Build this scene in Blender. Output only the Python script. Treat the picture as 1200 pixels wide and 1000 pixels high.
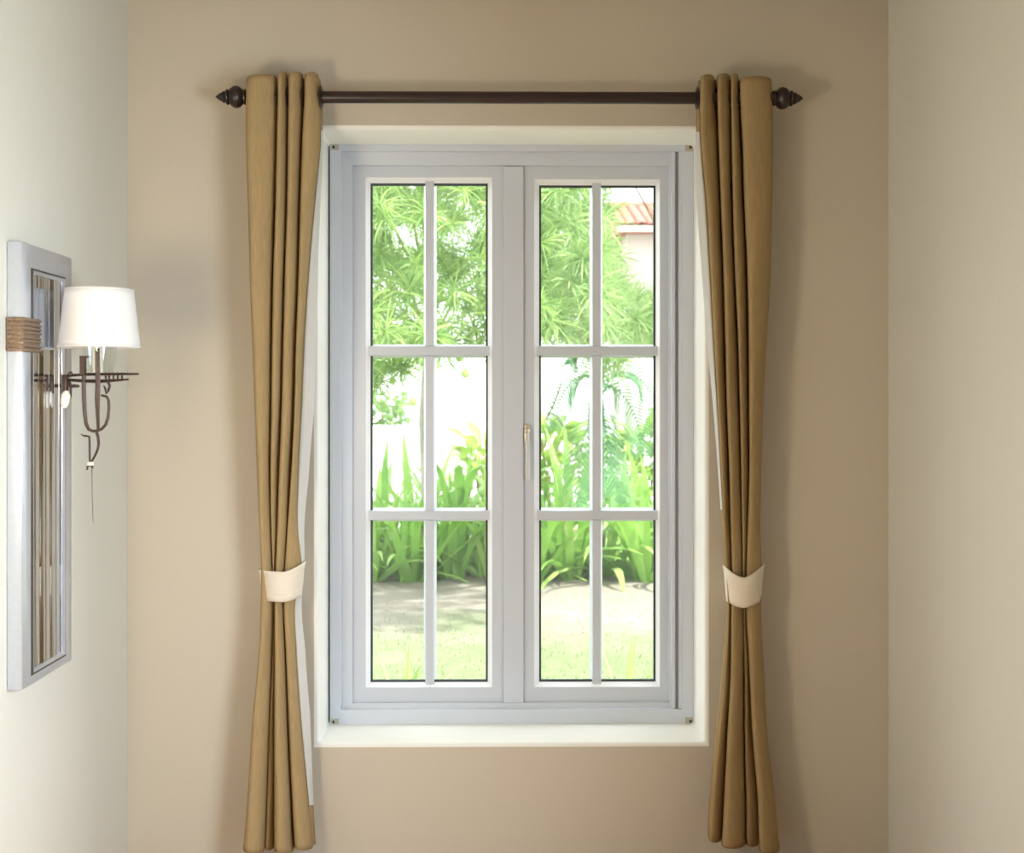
import bpy, bmesh, math, random
import numpy as np
from mathutils import Vector, Matrix

for o in list(bpy.data.objects):
    bpy.data.objects.remove(o)
SC = bpy.context.scene
COL = SC.collection
rnd = random.Random(7)

# ------------------------------------------------------------------ camera
F, D, YAW, PY0, ZC = 1428.0, 3.4, math.radians(0.6), 470.0, 1.27
cam_d = bpy.data.cameras.new('camera')
cam = bpy.data.objects.new('camera', cam_d); COL.objects.link(cam)
cam.location = (0, -D, ZC)
cam.rotation_euler = (math.pi/2, 0, -YAW)
cam_d.sensor_width = 36.0
cam_d.lens = F*36.0/1200.0
cam_d.shift_y = (PY0-500.0)/1200.0
cam_d.clip_end = 300
cam_d.dof.use_dof = True
cam_d.dof.focus_distance = 3.5
cam_d.dof.aperture_fstop = 4.5
SC.camera = cam

# ------------------------------------------------------------------ world, sun, lamp, added fill, exposure
w = bpy.data.worlds.new('sky'); SC.world = w; w.use_nodes = True
bg = w.node_tree.nodes['Background']
bg.inputs['Color'].default_value = (0.93, 0.97, 1.0, 1)
bg.inputs['Strength'].default_value = 5.0
sd = bpy.data.lights.new('sun', 'SUN'); sd.energy = 13.0; sd.angle = 0.02; sd.color = (1.0, 0.96, 0.88)
sun = bpy.data.objects.new('sun', sd); COL.objects.link(sun)
sun.rotation_euler = Vector((0.60, -0.28, 0.75)).to_track_quat('Z', 'Y').to_euler()
def area(name, loc, target, size, power, color, size_y=None):
    ld = bpy.data.lights.new(name, 'AREA'); ld.energy = power; ld.color = color; ld.size = size
    if size_y: ld.shape = 'RECTANGLE'; ld.size_y = size_y
    else: ld.shape = 'DISK'
    lo = bpy.data.objects.new(name, ld); COL.objects.link(lo)
    lo.location = loc
    lo.rotation_euler = (Vector(target)-Vector(loc)).to_track_quat('-Z', 'Y').to_euler()
    return lo
area('room_lamp', (-0.93, -1.85, 1.22), (0.0, 0.0, 0.90), 0.30, 12, (1.0, 0.80, 0.56))
fill_ = area('left_wall_fill', (1.03, -2.35, 1.0), (-1.0, -2.0, 0.60), 1.0, 80, (0.80, 0.91, 1.0), 1.3)  # added fill brightening the left wall; the right wall has no window
fill_.data.spread = math.radians(130)
SC.view_settings.view_transform = 'Standard'
SC.view_settings.look = 'None'
SC.view_settings.exposure = 0.0
SC.view_settings.gamma = 1.0
SC.view_settings.use_curve_mapping = False

# ------------------------------------------------------------------ helpers
FW = Vector((math.sin(YAW), math.cos(YAW), 0)); RT = Vector((math.cos(YAW), -math.sin(YAW), 0))
def P(px, py, y):
    """the point on the plane at distance y from the window wall (y>0 outdoors) seen at px, py of the 1200x1000 frame"""
    d = FW + RT*((px-600.0)/F) + Vector((0, 0, 1))*(-(py-PY0)/F)
    t = (y+D)/d.y
    return Vector((0, -D, ZC)) + d*t
def PX(px, y): return P(px, 470, y).x
def PZ(py, y): return P(590, py, y).z

def tag(o, label=None, cat=None, group=None, kind=None):
    if label: o['label'] = label
    if cat: o['category'] = cat
    if group: o['group'] = group
    if kind: o['kind'] = kind
    return o
def empty(name, loc, rz=0):
    o = bpy.data.objects.new(name, None); COL.objects.link(o)
    o.location = loc; o.rotation_euler = (0, 0, rz); o.empty_display_size = 0.1
    return o
def link(name, me, mat=None, parent=None, smooth=False):
    if mat is not None and len(me.materials) == 0:
        for m in (mat if isinstance(mat, (list, tuple)) else [mat]): me.materials.append(m)
    if smooth:
        me.polygons.foreach_set('use_smooth', [True]*len(me.polygons))
    o = bpy.data.objects.new(name, me); COL.objects.link(o)
    if parent is not None:
        o.parent = parent
        W_ = Matrix.Identity(4); q = parent
        while q is not None:
            W_ = (q.matrix_parent_inverse if q.parent else Matrix.Identity(4)) @ q.matrix_basis @ W_; q = q.parent
        o.matrix_parent_inverse = W_.inverted()
    return o
def pydata(name, V, Fc, mat=None, parent=None, smooth=False):
    me = bpy.data.meshes.new(name); me.from_pydata([tuple(v) for v in V], [], Fc); me.update()
    return link(name, me, mat, parent, smooth)
class MB:
    def __init__(s): s.bm = bmesh.new()
    def box(s, x0, x1, y0, y1, z0, z1, bev=0):
        r = bmesh.ops.create_cube(s.bm, size=1.0)
        for v in r['verts']:
            v.co = Vector((x0+(x1-x0)*(v.co.x+.5), y0+(y1-y0)*(v.co.y+.5), z0+(z1-z0)*(v.co.z+.5)))
        if bev:
            es = list({e for v in r['verts'] for e in v.link_edges})
            bmesh.ops.bevel(s.bm, geom=es, offset=bev, segments=2, affect='EDGES', profile=0.5)
        return s
    def prism(s, poly, axis, a0, a1):
        """poly: 2D outline, extruded along axis (0,1,2) from a0 to a1"""
        def mk(u, v, a):
            return {0: (a, u, v), 1: (u, a, v), 2: (u, v, a)}[axis]
        A = [s.bm.verts.new(mk(u, v, a0)) for u, v in poly]; B = [s.bm.verts.new(mk(u, v, a1)) for u, v in poly]
        n = len(poly)
        s.bm.faces.new(A); s.bm.faces.new(list(reversed(B)))
        for i in range(n): s.bm.faces.new([A[i], B[i], B[(i+1) % n], A[(i+1) % n]])
        return s
    def lathe(s, prof, origin, axis, seg=28):
        """prof: (radius, along) pairs"""
        q = Vector(axis).to_track_quat('Z', 'Y'); o = Vector(origin); rings = []
        for r, a in prof:
            rings.append([s.bm.verts.new(o + q @ Vector((r*math.cos(2*math.pi*k/seg), r*math.sin(2*math.pi*k/seg), a))) for k in range(seg)])
        for i in range(len(rings)-1):
            for k in range(seg):
                s.bm.faces.new([rings[i][k], rings[i][(k+1) % seg], rings[i+1][(k+1) % seg], rings[i+1][k]])
        s.bm.faces.new(rings[0]); s.bm.faces.new(list(reversed(rings[-1])))
        return s
    def tube(s, pts, r, seg=10, flat=1.0):
        pts = [Vector(p) for p in pts]; n = len(pts); rings = []
        rr = r if isinstance(r, (list, tuple)) else [r]*n
        up = None
        for i, p in enumerate(pts):
            t = (pts[min(i+1, n-1)]-pts[max(i-1, 0)]).normalized()
            if up is None:
                up = Vector((0, 1, 0)) if abs(t.y) < .9 else Vector((1, 0, 0))
            a = (up - t*up.dot(t)).normalized(); b = t.cross(a); up = a
            rings.append([s.bm.verts.new(p + a*(rr[i]*flat*math.cos(2*math.pi*k/seg)) + b*(rr[i]*math.sin(2*math.pi*k/seg))) for k in range(seg)])
        for i in range(n-1):
            for k in range(seg):
                s.bm.faces.new([rings[i][k], rings[i][(k+1) % seg], rings[i+1][(k+1) % seg], rings[i+1][k]])
        s.bm.faces.new(rings[0]); s.bm.faces.new(list(reversed(rings[-1])))
        return s
    def torus(s, c, axis, R, r, seg=28, sub=10, stretch=1.0):
        q = Vector(axis).to_track_quat('Z', 'Y'); c = Vector(c); rings = []
        for i in range(seg):
            a = 2*math.pi*i/seg; ring = []
            for k in range(sub):
                b = 2*math.pi*k/sub; rad = R+r*math.cos(b)
                ring.append(s.bm.verts.new(c+q @ Vector((rad*math.cos(a), rad*math.sin(a), r*stretch*math.sin(b)))))
            rings.append(ring)
        for i in range(seg):
            for k in range(sub):
                s.bm.faces.new([rings[i][k], rings[i][(k+1) % sub], rings[(i+1) % seg][(k+1) % sub], rings[(i+1) % seg][k]])
        return s
    def ring(s, outer, inner, yf_o, yf_i, yb):
        """mitred rectangular frame in the XZ plane: outer/inner = (x0,x1,z0,z1); front at yf_o / yf_i, flat back at yb"""
        def c(r, y): return [s.bm.verts.new((x, y, z)) for x, z in ((r[0], r[2]), (r[1], r[2]), (r[1], r[3]), (r[0], r[3]))]
        a, b, c2, d2 = c(outer, yf_o), c(inner, yf_i), c(inner, yb), c(outer, yb)
        for i in range(4):
            j = (i+1) % 4
            s.bm.faces.new([a[i], a[j], b[j], b[i]]); s.bm.faces.new([b[i], b[j], c2[j], c2[i]])
            s.bm.faces.new([c2[i], c2[j], d2[j], d2[i]]); s.bm.faces.new([d2[i], d2[j], a[j], a[i]])
        return s
    def build(s, name, mat, parent=None, smooth=False, bev=0, angle=40):
        bm = s.bm
        bmesh.ops.recalc_face_normals(bm, faces=bm.faces)
        if bev:
            es = [e for e in bm.edges if len(e.link_faces) == 2 and e.calc_face_angle() > math.radians(25)]
            bmesh.ops.bevel(bm, geom=es, offset=bev, segments=2, affect='EDGES', profile=0.5, clamp_overlap=True)
        me = bpy.data.meshes.new(name); bm.to_mesh(me); bm.free()
        if smooth:
            me.polygons.foreach_set('use_smooth', [True]*len(me.polygons))
            me.set_sharp_from_angle(angle=math.radians(angle))
        return link(name, me, mat, parent)

# ------------------------------------------------------------------ materials
def mat(name, color, rough=0.5, metal=0.0, bump=0.0, scale=60.0, vary=0.0, stretch=(1, 1, 1), trans=0.0, spec=0.5, color2=None, island=False, coat=0.0, tcol=None):
    m = bpy.data.materials.new(name); m.use_nodes = True
    nt = m.node_tree; N = nt.nodes; L = nt.links
    b = N['Principled BSDF']; out = N['Material Output']
    b.inputs['Base Color'].default_value = (*color, 1)
    b.inputs['Roughness'].default_value = rough; b.inputs['Metallic'].default_value = metal
    b.inputs['Specular IOR Level'].default_value = spec
    b.inputs['Coat Weight'].default_value = coat
    csock = None
    tc = N.new('ShaderNodeTexCoord'); mp = N.new('ShaderNodeMapping'); mp.inputs['Scale'].default_value = stretch
    L.new(tc.outputs['Object'], mp.inputs['Vector'])
    nz = N.new('ShaderNodeTexNoise'); nz.inputs['Scale'].default_value = scale; nz.inputs['Detail'].default_value = 5
    L.new(mp.outputs['Vector'], nz.inputs['Vector'])
    c2 = color2 or tuple(max(0, c*(1-vary)) for c in color)
    if vary or color2:
        rp = N.new('ShaderNodeValToRGB')
        rp.color_ramp.elements[0].position = .3; rp.color_ramp.elements[1].position = .7
        rp.color_ramp.elements[0].color = (*c2, 1); rp.color_ramp.elements[1].color = (*color, 1)
        if island:
            g = N.new('ShaderNodeNewGeometry'); L.new(g.outputs['Random Per Island'], rp.inputs['Fac'])
            rp.color_ramp.elements[0].position = 0; rp.color_ramp.elements[1].position = 1
        else:
            L.new(nz.outputs['Fac'], rp.inputs['Fac'])
        csock = rp.outputs['Color']; L.new(csock, b.inputs['Base Color'])
    if bump:
        bp = N.new('ShaderNodeBump'); bp.inputs['Strength'].default_value = bump; bp.inputs['Distance'].default_value = 0.004
        L.new(nz.outputs['Fac'], bp.inputs['Height']); L.new(bp.outputs['Normal'], b.inputs['Normal'])
    if trans:
        t = N.new('ShaderNodeBsdfTranslucent'); mx = N.new('ShaderNodeMixShader'); mx.inputs['Fac'].default_value = trans
        if csock is not None and tcol is None: L.new(csock, t.inputs['Color'])
        else: t.inputs['Color'].default_value = (*(tcol or color), 1)
        L.new(b.outputs['BSDF'], mx.inputs[1]); L.new(t.outputs['BSDF'], mx.inputs[2]); L.new(mx.outputs['Shader'], out.inputs['Surface'])
    return m
M = {}
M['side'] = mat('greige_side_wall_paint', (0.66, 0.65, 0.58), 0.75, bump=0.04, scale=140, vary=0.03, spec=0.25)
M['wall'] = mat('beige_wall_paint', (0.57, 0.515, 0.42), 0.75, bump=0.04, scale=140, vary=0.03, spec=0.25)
M['reveal'] = mat('cream_reveal_paint', (0.86, 0.86, 0.82), 0.6, bump=0.05, scale=120, spec=0.3)
M['ceil'] = mat('ceiling_paint', (0.62, 0.56, 0.45), 0.8, bump=0.03, scale=120)
M['outer'] = mat('outer_render', (0.75, 0.72, 0.66), 0.85, bump=0.2, scale=80)
M['floor'] = mat('reddish_wood', (0.60, 0.36, 0.24), 0.4, bump=0.1, scale=9, color2=(0.48, 0.26, 0.17), stretch=(6, 0.6, 1))
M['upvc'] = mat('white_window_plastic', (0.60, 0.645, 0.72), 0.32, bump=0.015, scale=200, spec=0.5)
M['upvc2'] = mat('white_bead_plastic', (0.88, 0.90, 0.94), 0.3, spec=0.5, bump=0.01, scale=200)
M['patch'] = mat('aged_corner_sealant', (0.55, 0.51, 0.43), 0.7, bump=0.3, scale=300, vary=0.3)
M['gasket'] = mat('dark_rubber_gasket', (0.035, 0.05, 0.06), 0.6, bump=0.05, scale=200)
M['caulk'] = mat('brown_caulk', (0.26, 0.22, 0.14), 0.9, bump=0.2, scale=200, vary=0.3)
M['handle'] = mat('satin_grey_handle', (0.66, 0.65, 0.62), 0.3, bump=0.01, scale=200)
M['brass'] = mat('worn_champagne_metal', (0.60, 0.53, 0.40), 0.35, metal=0.7, bump=0.02, scale=200)
M['screw'] = mat('dark_screw', (0.05, 0.045, 0.04), 0.5, metal=0.5, bump=0.02, scale=300)
M['cloth'] = mat('tan_curtain_weave', (0.49, 0.355, 0.18), 0.85, bump=0.35, scale=60, stretch=(5, 5, 0.35), vary=0.16, trans=0.22, spec=0.15)
M['lit_edge'] = mat('white_lit_edge', (0.84, 0.85, 0.83), 0.8, bump=0.2, scale=70, stretch=(3, 3, .4), vary=0.05, trans=0.3, spec=0.2)
M['band'] = mat('pale_sateen_band', (0.78, 0.71, 0.60), 0.55, bump=0.25, scale=70, stretch=(0.4, 0.4, 6), vary=0.10, spec=0.3)
M['rod'] = mat('dark_brown_rod', (0.030, 0.014, 0.012), 0.32, bump=0.03, scale=60, vary=0.4, spec=0.5, stretch=(0.3, 3, 3))
M['chrome'] = mat('silver_mirror_frame', (0.62, 0.66, 0.74), 0.30, metal=0.7, bump=0.02, scale=90, vary=0.05)
M['mirror'] = mat('mirror_glass', (0.62, 0.67, 0.76), 0.04, metal=1.0, bump=0.0)
M['black'] = mat('black_inlay', (0.012, 0.012, 0.016), 0.3, bump=0.02, scale=90)
M['bronze'] = mat('dark_bronze', (0.060, 0.035, 0.025), 0.42, metal=0.55, bump=0.08, scale=140, vary=0.3)
M['wicker'] = mat('brown_reflection_ribs', (0.30, 0.21, 0.14), 0.45, metal=0.3, bump=0.1, scale=150, vary=0.5)
M['shade'] = mat('white_lamp_shade', (0.88, 0.87, 0.86), 0.8, bump=0.05, scale=300, trans=0.3, spec=0.2)
M['candle'] = mat('ivory_candle_sleeve', (0.74, 0.70, 0.60), 0.6, bump=0.03, scale=90)
M['leafa'] = mat('narrow_leaf', (0.46, 0.60, 0.19), 0.5, color2=(0.13, 0.28, 0.07), island=True, trans=0.45, bump=0.02)
M['leafb'] = mat('pale_narrow_leaf', (0.50, 0.63, 0.26), 0.5, color2=(0.20, 0.36, 0.13), island=True, trans=0.45, bump=0.02)
M['lily'] = mat('strap_leaf', (0.30, 0.50, 0.10), 0.4, color2=(0.16, 0.36, 0.06), scale=3, trans=0.3, bump=0.02)
M['lily2'] = mat('strap_leaf_light', (0.42, 0.58, 0.17), 0.4, color2=(0.25, 0.45, 0.10), scale=3, trans=0.3, bump=0.02)
M['bush'] = mat('yellow_green_leaf', (0.42, 0.53, 0.12), 0.45, color2=(0.22, 0.38, 0.07), scale=4, trans=0.35, bump=0.02)
M['palm'] = mat('palm_leaf', (0.16, 0.34, 0.16), 0.45, color2=(0.09, 0.24, 0.11), island=True, trans=0.25, bump=0.02)
M['hedge'] = mat('hedge_leaf', (0.30, 0.44, 0.16), 0.5, color2=(0.16, 0.30, 0.10), island=True, trans=0.3, bump=0.02)
M['bark'] = mat('pale_bark', (0.40, 0.36, 0.32), 0.85, bump=0.5, scale=25, vary=0.35, stretch=(1, 1, .4))
M['twig'] = mat('brown_twig', (0.30, 0.17, 0.11), 0.85, bump=0.4, scale=40, vary=0.3)
M['fruit'] = mat('green_fruit', (0.42, 0.60, 0.16), 0.35, bump=0.03, scale=40, vary=0.15)
M['flower'] = mat('cream_petal', (0.85, 0.76, 0.52), 0.5, trans=0.3, bump=0.02, scale=60)
M['white'] = mat('white_fence_paint', (0.82, 0.82, 0.80), 0.7, bump=0.1, scale=40, vary=0.05)
M['tile'] = mat('red_clay_tile', (0.36, 0.11, 0.07), 0.75, bump=0.2, scale=30, vary=0.25)
M['house'] = mat('house_render', (0.45, 0.40, 0.35), 0.85, bump=0.2, scale=20, vary=0.05)
M['paving'] = mat('pale_paving', (0.62, 0.60, 0.56), 0.85, bump=0.2, scale=12, vary=0.08)
M['grass'] = mat('short_grass', (0.19, 0.27, 0.11), 0.6, color2=(0.27, 0.29, 0.18), island=True, trans=0.3, bump=0.02)
def ground_mat():
    m = bpy.data.materials.new('sandy_soil_and_turf'); m.use_nodes = True
    N = m.node_tree.nodes; L = m.node_tree.links; b = N['Principled BSDF']; b.inputs['Roughness'].default_value = .95
    b.inputs['Specular IOR Level'].default_value = .1
    tc = N.new('ShaderNodeTexCoord')
    n1 = N.new('ShaderNodeTexNoise'); n1.inputs['Scale'].default_value = 1.3; n1.inputs['Detail'].default_value = 6
    n2 = N.new('ShaderNodeTexNoise'); n2.inputs['Scale'].default_value = 14; n2.inputs['Detail'].default_value = 8
    L.new(tc.outputs['Object'], n1.inputs['Vector']); L.new(tc.outputs['Object'], n2.inputs['Vector'])
    soil = N.new('ShaderNodeValToRGB'); soil.color_ramp.elements[0].color = (.21, .18, .145, 1); soil.color_ramp.elements[1].color = (.25, .23, .20, 1)
    soil.color_ramp.elements[0].position = .3; soil.color_ramp.elements[1].position = .62
    L.new(n2.outputs['Fac'], soil.inputs['Fac'])
    turf = N.new('ShaderNodeValToRGB'); turf.color_ramp.elements[0].color = (.10, .15, .06, 1); turf.color_ramp.elements[1].color = (.18, .215, .11, 1)
    L.new(n2.outputs['Fac'], turf.inputs['Fac'])
    # turf grows nearer the house (distance along Y) with a ragged edge
    sep = N.new('ShaderNodeSeparateXYZ'); L.new(tc.outputs['Object'], sep.inputs['Vector'])
    ma = N.new('ShaderNodeMath'); ma.operation = 'MULTIPLY_ADD'; ma.inputs[1].default_value = 3.2; L.new(n1.outputs['Fac'], ma.inputs[0]); L.new(sep.outputs['Y'], ma.inputs[2])
    mr = N.new('ShaderNodeMapRange'); mr.inputs['From Min'].default_value = 4.6; mr.inputs['From Max'].default_value = 6.2
    L.new(ma.outputs['Value'], mr.inputs['Value'])
    mx = N.new('ShaderNodeMix'); mx.data_type = 'RGBA'
    L.new(mr.outputs['Result'], mx.inputs['Factor']); L.new(turf.outputs['Color'], mx.inputs['A']); L.new(soil.outputs['Color'], mx.inputs['B'])
    L.new(mx.outputs['Result'], b.inputs['Base Color'])
    bp = N.new('ShaderNodeBump'); bp.inputs['Strength'].default_value = .6; bp.inputs['Distance'].default_value = .03
    L.new(n2.outputs['Fac'], bp.inputs['Height']); L.new(bp.outputs['Normal'], b.inputs['Normal'])
    return m
M['ground'] = ground_mat()
def glass_mat(veil=0.018):
    m = bpy.data.materials.new('clear_pane'); m.use_nodes = True
    N = m.node_tree.nodes; L = m.node_tree.links
    N.remove(N['Principled BSDF'])
    t = N.new('ShaderNodeBsdfTransparent'); t.inputs['Color'].default_value = (.97, .985, .98, 1)
    g = N.new('ShaderNodeBsdfGlossy'); g.inputs['Roughness'].default_value = .01
    mx = N.new('ShaderNodeMixShader'); mx.inputs['Fac'].default_value = .035
    vl = N.new('ShaderNodeBsdfTranslucent'); vl.inputs['Color'].default_value = (.9, .92, .92, 1)   # pale veil mixed into the pane for outdoor glare
    m2 = N.new('ShaderNodeMixShader'); m2.inputs['Fac'].default_value = veil
    L.new(t.outputs[0], m2.inputs[1]); L.new(vl.outputs[0], m2.inputs[2])
    L.new(m2.outputs[0], mx.inputs[1]); L.new(g.outputs[0], mx.inputs[2]); L.new(mx.outputs[0], N['Material Output'].inputs['Surface'])
    return m
M['glass'] = glass_mat()
def cup_mat():
    m = glass_mat(0.0); m.name = 'clear_lamp_glass'
    N = m.node_tree.nodes
    for n in N:
        if n.type == 'BSDF_TRANSPARENT': n.inputs['Color'].default_value = (.97, .98, .97, 1)
        if n.type == 'MIX_SHADER': n.inputs['Fac'].default_value = .06 if n.inputs['Fac'].default_value > .02 else 0
    return m
M['cup'] = cup_mat()

# ------------------------------------------------------------------ the room shell
XL, XR = PX(149, 0), PX(1041, 0)
YN = -5.0
ZCEIL = PZ(-3, 0)
HX0, HX1, HZ0, HZ1 = PX(372.5, 0), PX(826, 0), PZ(871, 0), PZ(152, 0)   # the window opening in the wall
TH = 0.30
def wall_back():
    mb = MB(); bm = mb.bm
    mb.ring((XL-TH, XR+TH, -0.3, ZCEIL+0.3), (HX0, HX1, HZ0, HZ1), 0.0, 0.0, TH)
    bmesh.ops.recalc_face_normals(bm, faces=bm.faces)
    inh = lambda v: HX0-1e-4 < v.co.x < HX1+1e-4 and HZ0-1e-4 < v.co.z < HZ1+1e-4
    for f in bm.faces:
        f.material_index = 1 if all(inh(v) for v in f.verts) else (2 if all(abs(v.co.y-TH) < 1e-4 for v in f.verts) else 0)
    es = [e for e in bm.edges if all(inh(v) for v in e.verts) and not all(abs(v.co.y-TH) < 1e-4 for v in e.verts)]
    bmesh.ops.bevel(bm, geom=es, offset=0.011, segments=4, affect='EDGES', profile=0.5, material=1)
    o = mb.build('wall_back', None, smooth=True, angle=35)
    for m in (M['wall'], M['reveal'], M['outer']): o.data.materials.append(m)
    return tag(o, kind='structure', label='beige plastered wall around the white window')
wall_back()
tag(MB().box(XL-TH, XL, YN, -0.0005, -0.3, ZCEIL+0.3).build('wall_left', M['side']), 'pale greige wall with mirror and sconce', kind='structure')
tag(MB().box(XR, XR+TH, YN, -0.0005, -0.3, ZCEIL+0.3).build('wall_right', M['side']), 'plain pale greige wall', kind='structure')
tag(MB().box(XL-TH, XR+TH, YN-TH, YN, -0.3, ZCEIL+0.3).build('wall_front', M['wall']), 'beige wall behind the viewer', kind='structure')
tag(MB().box(XL, XR, YN, 0, ZCEIL, ZCEIL+0.2).build('ceiling', M['ceil']), 'beige ceiling', kind='structure')
fl = tag(empty('floor', (0, 0, 0)), 'reddish wooden floor', kind='structure')
nb = 14; bw = (XR-XL)/nb
for i in range(nb):
    MB().box(XL+i*bw+0.0015, XL+(i+1)*bw-0.0015, YN, 0, -0.02, 0.0, bev=0.0015).build('floorboard', M['floor'], fl)
MB().box(XL, XR, YN, 0, -0.06, -0.02).build('subfloor', M['floor'], fl)

# ------------------------------------------------------------------ the window
def R(x0, x1, y0, y1, y):       # pixel rectangle -> (x0,x1,z0,z1) on the plane y
    return (PX(x0, y), PX(x1, y), PZ(y1, y), PZ(y0, y))
WY = 0.200
win = tag(empty('window_1', ((HX0+HX1)/2, WY, HZ0)), 'white double casement window with glazing bars', kind='structure')
def inset(r, a, b=None, c=None, d=None):
    b = a if b is None else b; c = a if c is None else c; d = a if d is None else d
    return (r[0]+a, r[1]-b, r[2]+c, r[3]-d)
mb = MB()
mb.ring((HX0+.0005, HX1-.0005, HZ0+.0005, HZ1-.0005), inset((HX0, HX1, HZ0, HZ1), 0.016), WY+0.012, WY+0.012, 0.285)
mb.build('caulk_joint', M['caulk'], win)
fo = R(386.5, 812.5, 168, 850, WY); fi = R(400, 799.5, 177, 832, WY)
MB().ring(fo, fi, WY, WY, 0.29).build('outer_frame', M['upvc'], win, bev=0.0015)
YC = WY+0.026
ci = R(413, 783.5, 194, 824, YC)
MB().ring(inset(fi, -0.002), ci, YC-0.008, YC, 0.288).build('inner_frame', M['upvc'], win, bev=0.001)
# side tracks on the right jamb, stop bead along the sill
for a, b in ((786, 790), (794, 799)):
    MB().box(PX(a, YC), PX(b, YC), WY+0.004, YC+0.01, fi[2]+0.001, PZ(178, YC)).build('jamb_track', M['upvc'], win, bev=0.0008)
MB().box(PX(400, YC), PX(784, YC), YC-0.006, YC+0.01, PZ(831.5, YC), PZ(828, YC)).build('sill_track', M['upvc'], win, bev=0.0008)
for sx, sy in ((392.5, 172.5), (807.5, 173), (392.5, 846), (807.5, 845.5)):
    p = P(sx, sy, WY)
    MB().box(PX(sx-4.5, WY), PX(sx+4.5, WY), WY-0.0012, WY+0.002, PZ(sy+4, WY), PZ(sy-4, WY)).build('corner_cap', M['patch'], win, bev=0.0005)
    MB().lathe([(0.0005, -.0005), (0.0040, 0), (0.0040, 0.0015), (0.0026, 0.0026), (0.0004, 0.0028)], (p.x-(0.004 if sx < 600 else -0.004), WY-0.0010, p.z), (0, -1, 0), 12).build('corner_screw', M['screw'], win, smooth=True)

YS = 0.238   # sash face
def sash(ox0, ox1, gx0, gx1, mx0, mx1, gy0, right):
    so = R(ox0, ox1, 193.5, 824, YS); bo = R(gx0-6.5, gx1+5.5, gy0-8, 805.5, YS)
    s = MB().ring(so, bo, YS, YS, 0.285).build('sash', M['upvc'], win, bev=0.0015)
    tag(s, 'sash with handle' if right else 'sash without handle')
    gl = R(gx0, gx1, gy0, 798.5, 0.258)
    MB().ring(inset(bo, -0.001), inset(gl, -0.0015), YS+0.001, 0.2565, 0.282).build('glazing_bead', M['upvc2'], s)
    MB().ring(inset(gl, -0.004), inset(gl, 0.0042), 0.2560, 0.2572, 0.268).build('gasket', M['gasket'], s)
    ym = 0.248
    xa, xb = PX(mx0, ym), PX(mx1, ym)
    zs = [(PZ(417, ym), PZ(405.5, ym)), (PZ(610, ym), PZ(598.5, ym))]
    e = 0.0055
    def bar(a, b): return [(a, 0.251), (a+0.0025, ym), (b-0.0025, ym), (b, 0.251), (b, 0.259), (b+e, 0.276), (b+e, 0.284), (a-e, 0.284), (a-e, 0.276), (a, 0.259)]
    # upright bar, cut by the two cross bars
    zz = [gl[2]-0.008, zs[1][0], zs[1][1], zs[0][0], zs[0][1], gl[3]+0.008]
    for k in (0, 2, 4):
        MB().prism(bar(xa, xb), 2, zz[k]+0.0004, zz[k+1]-0.0004).build('glazing_bar', M['upvc'], s)
    for a, b in zs:
        MB().prism([(y, z) for z, y in bar(a, b)], 0, gl[0]-0.007, gl[1]+0.007).build('glazing_bar', M['upvc'], s)
    xs = [(gl[0]-.004, xa+.001), (xb-.001, gl[1]+.004)]
    zr = [(gl[2]-.004, zs[1][0]+.001), (zs[1][1]-.001, zs[0][0]+.001), (zs[0][1]-.001, gl[3]+.004)]
    for a, b in xs:
        for c, d in zr:
            MB().box(a, b, 0.2615, 0.2655, c, d).build('pane', M['glass'], s)
    return s
sl = sash(412.5, 591, 435, 571, 498.3, 508.7, 216, False)
sr = sash(613, 783.5, 632.5, 767.5, 694, 704.5, 218, True)
cp = R(590, 613.5, 195, 824, 0.224)
MB().box(cp[0], cp[1], 0.224, 0.282, cp[2], cp[3], bev=0.002).build('meeting_post', M['upvc'], win)
# handle on the right sash
hp = P(617.5, 505, YS)
MB().box(hp.x-0.009, hp.x+0.009, YS-0.010, YS+0.001, PZ(520, YS), PZ(497, YS), bev=0.004).build('handle_plate', M['brass'], sr, smooth=True)
MB().lathe([(0.0085, 0), (0.0095, 0.003), (0.0095, 0.016), (0.0075, 0.021), (0.001, 0.022)], (hp.x, YS-0.008, PZ(505, YS)), (0, -1, 0), 20).build('handle_boss', M['brass'], sr, smooth=True)
lv = MB(); z0, z1 = PZ(505, YS), PZ(562, YS-0.03)
lv.tube([(hp.x, YS-0.012, z0), (hp.x, YS-0.026, z0-0.006), (hp.x, YS-0.034, z0-0.022), (hp.x+.0005, YS-0.037, z0-.05), (hp.x+.001, YS-0.036, z1+.02), (hp.x+.001, YS-0.034, z1)], [.006, .008, .0085, .0085, .0085, .007], 14, flat=0.7)
lv.build('handle_lever', M['handle'], sr, smooth=True)

# ------------------------------------------------------------------ curtain rod
ROD_Y, ROD_Z, ROD_R = -0.112, PZ(114.5, -0.112), 0.0163
rod = tag(empty('curtain_rod', (0, ROD_Y, ROD_Z)), 'dark brown wooden curtain rod with turned finials above the window', 'curtain rod')
xa, xb = PX(288, ROD_Y), PX(906, ROD_Y)
MB().lathe([(ROD_R, 0), (ROD_R, xb-xa)], (xa, ROD_Y, ROD_Z), (1, 0, 0), 28).build('pole', M['rod'], rod, smooth=True)
fp = [(0.0163, -0.004), (0.0205, 0.0), (0.0205, 0.004), (0.0165, 0.006), (0.0215, 0.010), (0.0275, 0.016), (0.0302, 0.024), (0.0290, 0.032), (0.0235, 0.040), (0.0175, 0.0445),
      (0.0205, 0.046), (0.0215, 0.0485), (0.0200, 0.052), (0.0145, 0.055), (0.0160, 0.057), (0.0155, 0.0615), (0.0110, 0.064), (0.0118, 0.0665), (0.0092, 0.071), (0.0045, 0.077), (0.0008, 0.081)]
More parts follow.
